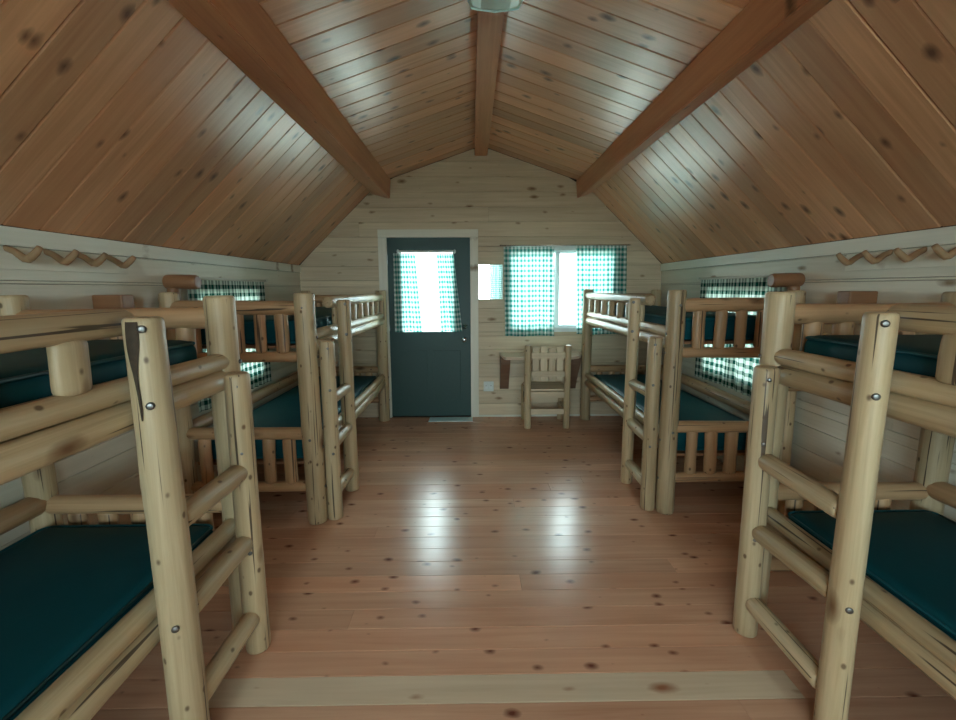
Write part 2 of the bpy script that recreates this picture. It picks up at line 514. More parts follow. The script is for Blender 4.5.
# ------------------------------------------------------------------ floor
fl = link('floor', boxes('floor', [(XL - 0.15, XR + 0.15, YR - 0.15, YB + 0.15, -0.10, -0.022)]), M['back'])
tag(fl, 'reddish varnished plank floor running across the cabin', None, None, 'structure')
PW = 0.128
y = 1.490 - PW * math.floor((1.490 - YR) / PW)
row = 0
while y < YB:
    pale = abs(y - 1.490) < 0.01
    y1 = min(y + PW, YB)
    wd = y1 - y
    if pale:
        cuts = [XL, -0.98, 1.20, XR]
    else:
        cut = rnd.uniform(XL + 0.7, XR - 0.7)
        cuts = [XL, cut, XR] if row % 3 else [XL, XR]
    for a, b in zip(cuts, cuts[1:]):
        mm = M['floor_pale'] if pale and a > -1.5 and b < 1.5 else M['floor']
        mt = frame(((a + b) / 2, (y + y1) / 2, 0), (1, 0, 0), (0, 1, 0), (0, 0, 1))
        board('floor_plank', -(b - a) / 2 + 0.0006, (b - a) / 2 - 0.0006, wd - 0.0016, 0.02, mm, fl, mt, ch=0.0016, face=rnd.uniform(-0.0006, 0.0))
    y = y1
    row += 1
    if YB - y < 0.02:
        break


M['ground'] = plain('gravel_yard', (0.34, 0.35, 0.31), 0.95, noise=0.3, nscale=3)
gd = link('ground', boxes('ground', [(-40, 40, -40, 40, -0.60, -0.40)]), M['ground'])
tag(gd, 'pale gravel yard outside the cabin', None, None, 'structure')

# ------------------------------------------------------------------ walls
def cells(lo, hi, z0, z1, pitch, openings):
    """rows of boards cut around the openings: (a, b, z0, z1)"""
    zs = [z0]
    while zs[-1] < z1 - 1e-6:
        zs.append(min(zs[-1] + pitch, z1))
    for i in range(len(zs) - 1):
        za, zb = zs[i], zs[i + 1]
        lv = sorted({za, zb} | {v for o in openings for v in o[2:4] if za + 0.004 < v < zb - 0.004})
        for s0, s1 in zip(lv, lv[1:]):
            xs = [(lo, hi)]
            for o in openings:
                if o[2] < s1 - 0.002 and o[3] > s0 + 0.002:
                    nx = []
                    for a, b in xs:
                        if o[0] > a:
                            nx.append((a, min(b, o[0])))
                        if o[1] < b:
                            nx.append((max(a, o[1]), b))
                    xs = [(a, b) for a, b in nx if b - a > 0.01]
            for a, b in xs:
                yield a, b, s0, s1


def end_wall(name, ypos, sign, openings, label):
    """gable wall; sign=-1: faces -Y (the back wall), +1: faces +Y"""
    th0, th1 = (ypos + 0.018, ypos + 0.15) if sign < 0 else (ypos - 0.15, ypos - 0.018)
    # solid backing around the openings, up to the roof
    bs = []
    for a, b, z0, z1 in cells(XL - 0.15, XR + 0.15, -0.02, HW, 9, openings):
        bs.append((a, b, th0, th1, z0, z1))
    bm = bmesh.new()
    for (x0, x1, y0, y1, z0, z1) in bs:
        bmesh.ops.create_cube(bm, size=1.0, matrix=Matrix.Translation(((x0 + x1) / 2, (y0 + y1) / 2, (z0 + z1) / 2)) @ Matrix.Diagonal((x1 - x0, y1 - y0, z1 - z0, 1)))
    # the gable part: strips between heights, cut at openings that rise above the eaves
    tops = sorted({HW, BRZ, APZ} | {o[3] for o in openings if o[3] > HW})
    for z0, z1 in zip(tops, tops[1:]):
        h0, h1 = roof_half(z0) + 0.06, roof_half(z1) + 0.06
        ops = sorted([o for o in openings if o[3] >= z1 - 1e-6 and o[2] <= z0 + 1e-6])
        edges = [None] + [q for o in ops for q in o[:2]] + [None]
        for a, b in zip(edges[0::2], edges[1::2]):
            p = [(XC - h0 if a is None else a, z0), (XC + h0 if b is None else b, z0), (XC + h1 if b is None else b, z1), (XC - h1 if a is None else a, z1)]
            vs = [bm.verts.new((x, yy, z)) for yy in (th0, th1) for x, z in p]
            for f in ((0, 1, 2, 3), (7, 6, 5, 4), (0, 4, 5, 1), (1, 5, 6, 2), (2, 6, 7, 3), (3, 7, 4, 0)):
                bm.faces.new([vs[i] for i in f])
    bmesh.ops.recalc_face_normals(bm, faces=bm.faces)
    me = bpy.data.meshes.new(name)
    bm.to_mesh(me)
    bm.free()
    wl = link(name, me, M['back'])
    tag(wl, label, None, None, 'structure')
    for a, b, z0, z1 in cells(XL, XR, 0, APZ - 0.03, 0.157, openings):
        zm = (z0 + z1) / 2
        full_l, full_r = a <= XL + 1e-6, b >= XR - 1e-6
        cut = []
        if b - a > 2.6 and z1 < 2.6:
            cut = [rnd.uniform(a + 0.6, b - 0.6)]
        ed = [a] + cut + [b]
        for k in range(len(ed) - 1):
            aa, bb = ed[k], ed[k + 1]
            l_edge = full_l and k == 0
            r_edge = full_r and k == len(ed) - 2
            lo = (lambda yy, zm=zm, aa=aa, e=l_edge: (XC - roof_half(zm + yy) + 0.002) if e else aa + 0.0006)
            hi = (lambda yy, zm=zm, bb=bb, e=r_edge: (XC + roof_half(zm + yy) - 0.002) if e else bb - 0.0006)
            if sign < 0:
                mt = frame((0, ypos, zm), (1, 0, 0), (0, 0, 1), (0, -1, 0))
                board('wall_board', lo, hi, z1 - z0 - 0.002, 0.018, M['wall'], wl, mt, ch=0.003)
            else:
                mt = frame((0, ypos, zm), (-1, 0, 0), (0, 0, 1), (0, 1, 0))
                lo2 = (lambda yy, h=hi: -h(yy))
                hi2 = (lambda yy, l=lo: -l(yy))
                board('wall_board', lo2, hi2, z1 - z0 - 0.002, 0.018, M['wall'], wl, mt, ch=0.003)
    return wl


end_wall('wall_back', YB, -1, [DOOR, WIN], 'pale pine board gable wall holding the door and curtained window')
end_wall('wall_front', YR, 1, [REAR, REAR_FILL], 'pale pine board gable wall opposite the door')


def side_wall(name, xw, sign, label):
    """sign=+1: the left wall facing +X, -1: the right wall facing -X"""
    t0, t1 = (xw - 0.15, xw - 0.018) if sign > 0 else (xw + 0.018, xw + 0.15)
    bs = [(t0, t1, a, b, z0, z1) for a, b, z0, z1 in cells(YR - 0.15, YB + 0.15, -0.02, HW + 0.02, 9, [SIDE])]
    wl = link(name, boxes(name, bs), M['back'])
    tag(wl, label, None, None, 'structure')
    for a, b, z0, z1 in cells(YR, YB, 0, 1.66, 0.1506, [SIDE]):
        zm = (z0 + z1) / 2
        cut = [rnd.uniform(a + 0.9, b - 0.9)] if b - a > 3 else []
        ed = [a] + cut + [b]
        for aa, bb in zip(ed, ed[1:]):
            ym = (aa + bb) / 2
            hl = (bb - aa) / 2 - 0.0006
            ax = (0, 1, 0) if sign > 0 else (0, -1, 0)
            mt = frame((xw, ym, zm), ax, (0, 0, 1), (sign, 0, 0))
            board('wall_board', -hl, hl, z1 - z0 - 0.002, 0.018, M['wall_side'], wl, mt, ch=0.003)
    return wl


side_wall('wall_left', XL, 1, 'pale pine board side wall with pegs, on the door side')
side_wall('wall_right', XR, -1, 'pale pine board side wall with pegs, on the desk side')

# ------------------------------------------------------------------ ceiling: four slopes of V-jointed boards
E0 = Vector((XL - 0.0, 0, HW))
B0 = Vector((XC - BRX, 0, BRZ))
A0 = Vector((XC, 0, APZ))
B1 = Vector((XC + BRX, 0, BRZ))
E1 = Vector((XR, 0, HW))
bm = bmesh.new()
for p, q in ((E0, B0), (B0, A0), (A0, B1), (B1, E1)):
    d = (q - p).normalized()
    nrm = Vector((d.z, 0, -d.x))             # points into the room
    pe = p - d * (0.14 if p is E0 else 0.0)
    qe = q + d * (0.14 if q is E1 else 0.0)
    vs = []
    for yy in (YR - 0.15, YB + 0.15):
        for base, off in ((pe, 0.020), (qe, 0.020), (qe, 0.12), (pe, 0.12)):
            vs.append(bm.verts.new((base - nrm * off + Vector((0, yy, 0)))))
    for f in ((0, 1, 2, 3), (7, 6, 5, 4), (0, 4, 5, 1), (1, 5, 6, 2), (2, 6, 7, 3), (3, 7, 4, 0)):
        bm.faces.new([vs[i] for i in f])
bmesh.ops.recalc_face_normals(bm, faces=bm.faces)
me = bpy.data.meshes.new('ceiling')
bm.to_mesh(me)
bm.free()
ce = link('ceiling', me, M['back'])
tag(ce, 'amber varnished pine board ceiling with a steep and a shallow slope each side', None, None, 'structure')
CW = 0.166
for p, q in ((E0, B0), (B0, A0), (A0, B1), (B1, E1)):
    d = (q - p)
    ln = d.length
    d = d.normalized()
    nrm = Vector((d.z, 0, -d.x))
    yb = YB
    while yb > YR + 0.001:
        ya = max(YR, yb - CW)
        # frame: X along slope, Y along room, Z into room
        yax = nrm.cross(d)
        mt = frame((p.x, (ya + yb) / 2, p.z), d, yax, nrm)
        board('ceiling_board', 0.003, ln - 0.003, yb - ya - 0.003, 0.018, M['ceil'], ce, mt, ch=0.005, face=rnd.uniform(-0.002, 0.0))
        yb = ya


def beam(name, prof, label):
    # built directly in room axes with the origin on the beam so the grain runs along it
    n = len(prof)
    cx = sum(p[0] for p in prof) / n
    cz = sum(p[1] for p in prof) / n
    bm = bmesh.new()
    # local X = world Y, local Y = -world X
    bv = [bm.verts.new((yy, -(x - cx), z - cz)) for yy in (YR + 0.002, YB - 0.001) for x, z in prof]
    for i in range(n):
        bm.faces.new([bv[i], bv[(i + 1) % n], bv[n + (i + 1) % n], bv[n + i]])
    bm.faces.new(bv[:n])
    bm.faces.new(bv[n:])
    bmesh.ops.recalc_face_normals(bm, faces=bm.faces)
    le = [e for e in bm.edges if abs(e.verts[0].co.x - e.verts[1].co.x) > 1]
    bmesh.ops.bevel(bm, geom=le, offset=0.007, segments=2, affect='EDGES')
    me = bpy.data.meshes.new(name)
    bm.to_mesh(me)
    bm.free()
    o = link(name, me, M['beam'], None, (cx, 0, cz), Quaternion((0, 0, 1), HPI))
    return tag(o, label, None, None, 'structure')


beam('ceiling_beam', [(-0.887, 2.443), (-1.085, 2.495), (-1.078, 2.545), (-1.01, 2.607), (-0.872, 2.650)], 'reddish square roof beam along the door side')
beam('ceiling_beam', [(1.150, 2.443), (1.300, 2.495), (1.288, 2.535), (1.215, 2.605), (1.135, 2.632)], 'reddish square roof beam along the desk side')
beam('ceiling_beam', [(0.035, 2.885), (0.172, 2.885), (0.172, 2.960), (XC, 2.983), (0.035, 2.960)], 'reddish ridge beam under the roof peak')

# trims
n_trim = 0


def trim(b, mat, label, bevel=0.003, name=None):
    global n_trim
    n_trim += 1
    o = box(name or 'trim_%d' % n_trim, b, mat, None, bevel)
    return tag(o, label, None, None, 'structure')


trim((XL - 0.001, XL + 0.018, YR, YB, 1.662, HW - 0.002), M['trim'], 'pale top trim board along the door-side wall')
trim((XR - 0.018, XR + 0.001, YR, YB, 1.662, HW - 0.002), M['trim'], 'pale top trim board along the desk-side wall')
trim((-1.032, -0.940, YB - 0.018, YB, 0.0, 2.035), M['trim'], 'pale upright door casing next to the bunk')
trim((-0.020, 0.068, YB - 0.018, YB, 0.0, 2.035), M['trim'], 'pale upright door casing next to the mirror')
trim((-1.032, 0.068, YB - 0.020, YB, 2.036, 2.120), M['trim'], 'pale head casing above the door')
trim((1.66, XR - 0.02, YB - 0.016, YB, 1.496, 1.512), M['wall'], 'thin pine ledge on the gable wall beyond the window curtain')
trim((XL + 0.02, -1.034, YB - 0.012, YB, 1.496, 1.508), M['wall'], 'thin pine ledge on the gable wall beside the door')
trim((0.069, XR - 0.02, YB - 0.014, YB, 0.0, 0.022), M['trim'], 'thin pale base strip under the desk wall', 0.003, 'baseboard_back')

# ------------------------------------------------------------------ door
dr = empty('door_1', (-0.48, YB, 0), 'dark green door with a tall glazed light', None, None, 'structure')


def rel(b, o):
    return (b[0] - o[0], b[1] - o[0], b[2] - o[1], b[3] - o[1], b[4] - o[2], b[5] - o[2])


O = (-0.48, YB, 0)
dx0, dx1, dz0, dz1 = -0.938, -0.022, 0.012, 2.032
yf, yk = YB + 0.006, YB + 0.052
bsl = [(dx0, DGL[0], yf, yk, dz0, dz1), (DGL[1], dx1, yf, yk, dz0, dz1), (DGL[0], DGL[1], yf, yk, dz0, DGL[2]), (DGL[0], DGL[1], yf, yk, DGL[3], dz1)]
link('door_slab', boxes('door_slab', [rel(b, O) for b in bsl]), M['door'], dr)
for (a, b) in ((-0.83, -0.52), (-0.45, -0.14)):
    pm = boxes('door_panel', [rel((a, b, yf - 0.004, yf + 0.001, 0.20, 0.78), O)], 0.003)
    link('door_panel', pm, M['door'], dr)
lf = [(DGL[0] - 0.03, DGL[0] + 0.006, yf - 0.012, yk, DGL[2] - 0.03, DGL[3] + 0.03), (DGL[1] - 0.006, DGL[1] + 0.03, yf - 0.012, yk, DGL[2] - 0.03, DGL[3] + 0.03),
      (DGL[0], DGL[1], yf - 0.012, yk, DGL[2] - 0.03, DGL[2] + 0.006), (DGL[0], DGL[1], yf - 0.012, yk, DGL[3] - 0.006, DGL[3] + 0.03)]
link('window_bead', boxes('window_bead', [rel(b, O) for b in lf]), M['door'], dr)
link('pane', boxes('pane', [rel((DGL[0], DGL[1], YB + 0.026, YB + 0.030, DGL[2], DGL[3]), O)]), M['glass'], dr)
kn = tube('door_knob', [(0, 0.004, 0), (0, -0.010, 0), (0, -0.012, 0), (0, -0.034, 0), (0, -0.040, 0), (0, -0.060, 0), (0, -0.070, 0)], 0.02, M['chrome'], dr, 14,
          (-0.094 - O[0], yf - YB, 0.905), radii=[0.032, 0.032, 0.014, 0.012, 0.026, 0.028, 0.012])
tube('deadbolt', [(0, 0.004, 0), (0, -0.012, 0), (0, -0.016, 0), (0, -0.030, 0)], 0.02, M['chrome'], dr, 14, (-0.086 - O[0], yf - YB, 1.048), radii=[0.028, 0.028, 0.012, 0.010])
for hz in (0.25, 1.05, 1.80):
    link('hinge', boxes('hinge', [rel((-0.946, -0.934, yf - 0.006, yf + 0.004, hz - 0.05, hz + 0.05), O)], 0.002), M['chrome'], dr)
fr = [(DOOR[0] - 0.02, DOOR[0] + 0.006, YB + 0.002, YB + 0.15, 0, 2.06), (DOOR[1] - 0.006, DOOR[1] + 0.02, YB + 0.002, YB + 0.15, 0, 2.06), (DOOR[0], DOOR[1], YB + 0.002, YB + 0.15, 2.034, 2.06),
      (DOOR[0], DOOR[1], YB + 0.053, YB + 0.075, 0, 2.04)]
# jamb with a stop, open where the glass is
fr = fr[:3] + [(DOOR[0], DGL[0] - 0.05, YB + 0.053, YB + 0.075, 0, 2.04), (DGL[1] + 0.05, DOOR[1], YB + 0.053, YB + 0.075, 0, 2.04), (DOOR[0], DOOR[1], YB + 0.053, YB + 0.075, -0.02, 0.9)]
link('jamb', boxes('jamb', [rel(b, O) for b in fr]), M['trim'], dr)
link('light_leak_strip', boxes('light_leak_strip', [rel((-0.50, -0.005, YB - 0.20, YB - 0.03, 0.0, 0.006), O)], 0.002), M['leak'], dr)  # pale plate laid in place of the light leak on the floor



# ------------------------------------------------------------------ windows
def window(name, axis, wall, sign, op, mull, muntins, label):
    """vinyl slider in a wall opening; axis 'x': wall along X at y=wall; 'y': wall along Y at x=wall; sign = outward direction"""
    a, b, z0, z1 = op
    ctr = ((a + b) / 2, wall, z0) if axis == 'x' else (wall, (a + b) / 2, z0)
    root = empty(name, ctr, label, None, None, 'structure')

    def bb(u0, u1, d0, d1, s0, s1):
        d0, d1 = sorted((wall + sign * d0, wall + sign * d1))
        q = (u0, u1, d0, d1, s0, s1) if axis == 'x' else (d0, d1, u0, u1, s0, s1)
        return rel(q, ctr)
    f = 0.045
    link('window_frame', boxes('window_frame', [bb(a - 0.004, a + f, -0.012, 0.10, z0 - 0.004, z1 + 0.004), bb(b - f, b + 0.004, -0.012, 0.10, z0 - 0.004, z1 + 0.004),
                                                bb(a, b, -0.012, 0.10, z0 - 0.004, z0 + f), bb(a, b, -0.012, 0.10, z1 - f, z1 + 0.004)]), M['white'], root)
    lines = [a + f] + mull + [b - f]
    for m_ in mull:
        link('meeting_stile', boxes('meeting_stile', [bb(m_ - 0.028, m_ + 0.028, 0.02, 0.075, z0 + f, z1 - f)], 0.003), M['white'], root)
    for i in range(len(lines) - 1):
        u0, u1 = lines[i], lines[i + 1]
        sd = 0.05 + 0.02 * (i % 2)
        s = 0.028
        sash = [bb(u0, u0 + s, sd - 0.02, sd + 0.02, z0 + f, z1 - f), bb(u1 - s, u1, sd - 0.02, sd + 0.02, z0 + f, z1 - f), bb(u0, u1, sd - 0.02, sd + 0.02, z0 + f, z0 + f + s), bb(u0, u1, sd - 0.02, sd + 0.02, z1 - f - s, z1 - f)]
        sh = link('sash', boxes('sash', sash), M['white'], root)
        link('pane', boxes('pane', [bb(u0, u1, sd - 0.002, sd + 0.002, z0 + f, z1 - f)]), M['glass'], sh)
        for mz in muntins:
            link('muntin', boxes('muntin', [bb(u0 + s, u1 - s, sd - 0.004, sd + 0.004, mz - 0.004, mz + 0.004)]), M['white'], sh)
    return root


window('window_1', 'x', YB, 1, WIN, [0.955], [1.322, 1.588], 'white slider window between gingham curtains above the desk')
window('window_2', 'y', XL, -1, SIDE, [3.75], [], 'side window behind the bunk next to the door')
window('window_3', 'y', XR, 1, SIDE, [3.75], [], 'side window behind the bunk next to the desk')
window('fill_window', 'x', YR, -1, REAR_FILL, [-0.72], [], 'bare window added for fill light in the unseen gable wall opposite the door')
window('window_4', 'x', YR, -1, REAR, [0.80], [], 'half curtained window in the gable wall opposite the door')


# ------------------------------------------------------------------ curtains
def curtain(name, axis, wall, sign, a, b, z0, z1, mat, label, group=None, pleats=6, amp=0.018, bot=None, sag=0.0, off=0.05, fullness=1.35, seed=1):
    """hanging cloth; (a,b) at the rod, bot=(a,b) at the hem; sign = direction into the room"""
    rg = random.Random(seed)
    bot = bot or (a, b)
    ph = rg.uniform(0, 6)
    nu, nv = 16 * pleats, 26
    verts, uvs = [], []
    ctr = Vector(((a + b) / 2, wall + sign * off, z0)) if axis == 'x' else Vector((wall + sign * off, (a + b) / 2, z0))
    h = z1 - z0
    for j in range(nv + 1):
        t = j / nv                                  # 0 at rod
        for i in range(nu + 1):
            s = i / nu
            # uneven pleats, opening out towards the hem
            sw = s + 0.035 * math.sin(2 * math.pi * s * 2 + ph) * math.sin(math.pi * s)
            env = (0.35 + 0.65 * min(1, t * 3.0))
            d = amp * env * (math.sin(2 * math.pi * pleats * sw + ph) + 0.35 * math.sin(2 * math.pi * pleats * 2.3 * sw + 1.3 * ph + 1.5 * t))
            ua, ub = a * (1 - t) + bot[0] * t, b * (1 - t) + bot[1] * t
            u = ua + (ub - ua) * s + 0.25 * amp * env * math.cos(2 * math.pi * pleats * sw + ph)
            z = z1 - h * t - sag * math.sin(math.pi * s) * t + 0.004 * math.sin(9 * s + ph) * t
            p = Vector((u, wall + sign * (off + d), z)) if axis == 'x' else Vector((wall + sign * (off + d), u, z))
            verts.append(p - ctr)
            uvs.append((s * (b - a) * fullness, h * t))
    faces = []
    for j in range(nv):
        for i in range(nu):
            k = j * (nu + 1) + i
            faces.append((k, k + 1, k + nu + 2, k + nu + 1))
    me = bpy.data.meshes.new(name)
    me.from_pydata([tuple(v) for v in verts], [], faces)
    ul = me.uv_layers.new(name='UVMap')
    for lp in me.loops:
        ul.data[lp.index].uv = uvs[lp.vertex_index]
    for p in me.polygons:
        p.use_smooth = True
    o = link(name, me, mat, None, ctr)
    return tag(o, label, 'curtain', group)


def rod(axis, wall, sign, a, b, z, r, mat, label, off=0.05):
    c = ((a + b) / 2, wall + sign * off, z) if axis == 'x' else (wall + sign * off, (a + b) / 2, z)
    root = empty('curtain_rod', c, label, 'curtain rod')
    hl = (b - a) / 2
    e = (lambda u, d=0, zz=0: (u, sign * d, zz)) if axis == 'x' else (lambda u, d=0, zz=0: (sign * d, u, zz))
    tube('rod', [e(-hl), e(hl)], r, mat, root)
    for s in (-1, 1):
        tube('finial', [e(s * hl), e(s * (hl + 0.008)), e(s * (hl + 0.020)), e(s * (hl + 0.028))], r, mat, root, radii=[r, r * 1.7, r * 1.7, r * 0.6])
        tube('bracket', [e(s * (hl - 0.03)), e(s * (hl - 0.03), -off)], r * 0.7, mat, root)
    return root


GC = M['gingham']
curtain('curtain', 'x', YB, -1, 0.345, 0.900, 0.945, 1.928, GC, 'gingham curtain panel drawn over half the window, hanging beside the mirror', pleats=5, bot=(0.365, 0.915), seed=3)
curtain('curtain', 'x', YB, -1, 1.140, 1.700, 0.960, 1.936, GC, 'gingham curtain panel at the bunk side of the window', pleats=6, bot=(1.17, 1.72), seed=8, amp=0.016, off=0.042)
rod('x', YB, -1, 0.33, 1.715, 1.942, 0.005, M['chrome'], 'thin rod carrying the gingham window curtains above the desk')
curtain('curtain', 'x', YB, -1, -0.865, -0.620, 1.00, 1.865, GC, 'gingham curtain on the door glass, on its hinge side', pleats=4, bot=(-0.870, -0.555), off=0.03, amp=0.010, fullness=1.9, seed=5)
curtain('curtain', 'x', YB, -1, -0.395, -0.205, 1.00, 1.865, GC, 'gingham curtain on the door glass, on its knob side', pleats=4, bot=(-0.365, -0.115), off=0.03, amp=0.010, fullness=2.1, seed=6)
rod('x', YB, -1, -0.80, -0.205, 1.881, 0.014, M['white'], 'white rod, also standing for the bright gap, across the top of the door glass', off=0.03)  # its white also stands in for the bright glass gap above the curtains
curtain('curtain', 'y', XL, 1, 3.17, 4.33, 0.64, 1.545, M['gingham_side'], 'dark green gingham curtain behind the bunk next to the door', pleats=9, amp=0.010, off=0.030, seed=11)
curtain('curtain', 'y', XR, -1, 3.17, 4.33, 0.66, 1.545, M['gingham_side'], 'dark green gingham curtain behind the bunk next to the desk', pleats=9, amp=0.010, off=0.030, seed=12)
rod('y', XL, 1, 3.14, 4.37, 1.556, 0.009, M['trim'], 'pale rod of the side curtain next to the door bunk', off=0.030)
rod('y', XR, -1, 3.14, 4.37, 1.556, 0.009, M['trim'], 'pale rod of the side curtain next to the desk bunk', off=0.030)
curtain('curtain', 'x', YR, 1, 0.47, 1.00, 0.86, 2.20, GC, 'gingham curtain panel on the wall opposite the door', pleats=7, seed=21)
rod('x', YR, 1, 0.0, 1.60, 2.211, 0.008, M['chrome'], 'thin rod over the window opposite the door')


# ------------------------------------------------------------------ bunk beds and mattresses
BW = 0.81            # between post centres across the bunk


def bunk(loc, sx, sy, L, label, bark=False, ly=(0.04, 0.48), rs=(0.062, 0.056, 0.052)):
    """local frame: x=0 at the aisle posts, +BW at the wall; y=0 at the ladder end, +L at the other; sx, sy turn it round"""
    BW = 0.81 if sx < 0 else 0.750
    root = empty('bunk_bed', loc, label, 'bunk bed', 'log bunk beds')
    rg = random.Random(label)

    def P(x, y, z):
        return (sx * x, sy * y, z)
    LG, LR = M['log'], M['log_red']
    PH = 1.46
    for (x, y) in ((0, 0), (0, L), (BW, 0), (BW, L)):
        r = rs[0] + rg.uniform(-0.002, 0.003) if x == 0 else 0.055
        po = log('post', P(x, y, 0), P(x, y, PH + rg.uniform(-0.008, 0.008)), r, LG, root, r1=r * 0.96, wob=0.06, knobs=4)
        if x == 0:
            for bz in (1.19, 1.07, 0.50, 0.24):
                bolt(po, (-sx * r * 0.99, -sy * 0.004 if y == 0 else 0, bz), (-sx, 0, 0), 0.009)
            for bz in (1.37, 0.56):
                bolt(po, (0, (-sy if y == 0 else sy) * r * 0.99, bz), (0, -sy if y == 0 else sy, 0), 0.009)
    # side rails, doubled on the aisle side
    for z, r, x in ((1.195, 0.034, 0), (1.122, 0.041, 0), (0.510, 0.034, 0), (0.437, 0.040, 0), (1.17, 0.045, BW), (0.60, 0.045, BW)):
        log('side_rail', P(x, 0.015, z), P(x, L - 0.015, z), r * rg.uniform(0.97, 1.05), LG if x == 0 else LR, root, wob=0.10, knobs=5)
    # guard rail with stubby uprights, starting at the tall ladder rail
    gy0 = ly[1] - 0.03
    log('guard_rail', P(0, gy0 - 0.03, 1.388), P(0, L - 0.015, 1.388), 0.039, LG, root, wob=0.08, knobs=3)
    y_ = gy0 + 0.175
    while y_ < L - 0.13:
        log('guard_slat', P(0, y_, 1.222), P(0, y_, 1.358), 0.052, LG, root, asp=(0.55, 1.0), wob=0.02, knobs=1)
        y_ += 0.245
    # boards at both ends: upper and lower rails with four uprights
    for y in (0, L):
        for z0, r0, z1, r1 in ((1.072, 0.033, 1.368, 0.043), (0.240, 0.034, 0.585, 0.039)):
            log('end_rail', P(0.015, y, z0), P(BW - 0.015, y, z0), r0, LR, root, wob=0.08)
            log('end_rail', P(0.015, y, z1), P(BW - 0.015, y, z1), r1, LR, root, wob=0.08)
            for k in range(5):
                x = 0.150 + 0.132 * k
                if x > BW - 0.1:
                    break
                log('end_slat', P(x, y, z0 + r0 * 0.7), P(x, y, z1 - r1 * 0.7), rg.uniform(0.034, 0.042), LR, root, asp=(1.0, 0.75), knobs=1)
    # ladder on the aisle face
    lx = -0.100
    tall = log('ladder_rail', P(lx, ly[1], 0), P(lx, ly[1], 1.405), rs[1], LG, root, r1=rs[1] * 0.94, asp=(0.92, 1.05), knobs=4)
    short = log('ladder_rail', P(lx, ly[0], 0), P(lx, ly[0], 1.165), rs[2], LG, root, r1=rs[2] * 0.95, asp=(0.92, 1.0), knobs=3)
    for z in (0.785, 0.488, 0.160):
        log('ladder_rung', P(lx, ly[0] + 0.04, z + rg.uniform(-0.01, 0.01)), P(lx, ly[1] - 0.04, z + rg.uniform(-0.01, 0.01)), 0.037, LG, root, wob=0.05, knobs=2)
    bd = Vector((-sx * 0.42, -0.91, 0))
    for bz in (1.375, 1.165, 0.49):
        bolt(tall, (bd.x * rs[1] * 0.93, bd.y * rs[1] * 0.985, bz), bd, 0.011)
    for bz in (1.12, 0.86, 0.45):
        bolt(short, (bd.x * rs[2] * 0.92, bd.y * rs[2] * 0.97, bz), bd, 0.009)
    if bark:
        vs, fc = [], []
        n = 16
        for i in range(n + 1):
            t = i / n
            wd = 0.95 * (1 - t) ** 0.8 * (0.7 + 0.3 * math.sin(7 * t)) + 0.03
            z = 1.395 - 0.27 * t
            for k in range(5):
                a = (k / 4 - 0.5) * wd + 1.62 + 0.08 * math.sin(5 * t)
                rr = 0.0555 + (0.0015 if 0 < k < 4 else -0.002)
                # angle measured from the aisle face towards the free end of the ladder
                vs.append((-sx * rr * 0.92 * math.cos(a), sy * rr * 1.05 * math.sin(a), z))
        for i in range(n):
            for k in range(4):
                q = i * 5 + k
                fc.append((q, q + 1, q + 6, q + 5))
        link('bark_patch', mesh('bark_patch', vs, fc, True), M['bark'], tall)['label'] = 'strip of dark bark left on the rail'
    # plywood decks
    for z in (1.135, 0.385):
        x0, x1 = sorted((sx * 0.042, sx * (BW - 0.05)))
        y0, y1 = sorted((sy * 0.048, sy * (L - 0.048)))
        box('deck', (x0, x1, y0, y1, z - 0.018, z), M['brown'], root)
    return root


def mattress(loc, sx, sy, L, zdeck, label, th=0.145):
    """vinyl covered foam slab with soft edges, seam piping round the top and bottom rims"""
    BW = 0.81 if sx < 0 else 0.750
    x0, x1, y0, y1 = 0.050, BW - 0.062, 0.072, L - 0.072
    cx, cy = sx * (x0 + x1) / 2, sy * (y0 + y1) / 2
    root = empty('mattress', (loc[0] + cx, loc[1] + cy, zdeck), label, 'mattress', 'teal vinyl bunk mattresses')
    hx, hy = (x1 - x0) / 2, (y1 - y0) / 2
    rg = random.Random(label)
    ph = rg.uniform(0, 6)
    nx, ny = 14, 36
    rc = 0.045
    bm = bmesh.new()
    bmesh.ops.create_cube(bm, size=1.0, matrix=Matrix.Translation((0, 0, th / 2)) @ Matrix.Diagonal((2 * hx, 2 * hy, th, 1)))
    bmesh.ops.bevel(bm, geom=bm.edges[:], offset=rc, segments=5, affect='EDGES', profile=0.5)
    bmesh.ops.subdivide_edges(bm, edges=[e for e in bm.edges if e.calc_length() > 0.5], cuts=18, use_grid_fill=True)
    for v in bm.verts:
        if v.co.z > th * 0.55:
            ex = 1 - (v.co.x / hx) ** 2
            ey = 1 - (v.co.y / hy) ** 4
            v.co.z += 0.012 * max(0, ex) * max(0, ey) + 0.004 * math.sin(9 * v.co.y + ph) * max(0, ex)
    me = bpy.data.meshes.new('cover')
    bm.to_mesh(me)
    bm.free()
    for p in me.polygons:
        p.use_smooth = True
    link('cover', me, M['vinyl'], root)
    for zz in (th - 0.012, 0.014):
        pts = []
        for cx_, cy_, a0 in ((hx - rc, hy - rc, 0), (-hx + rc, hy - rc, 90), (-hx + rc, -hy + rc, 180), (hx - rc, -hy + rc, 270)):
            for k in range(6):
                a = math.radians(a0 + 18 * k)
                pts.append((cx_ + (rc - 0.006) * math.cos(a), cy_ + (rc - 0.006) * math.sin(a), zz))
        pts.append(pts[0])
        tube('piping', pts, 0.006, M['piping'], root, 6)
    return root


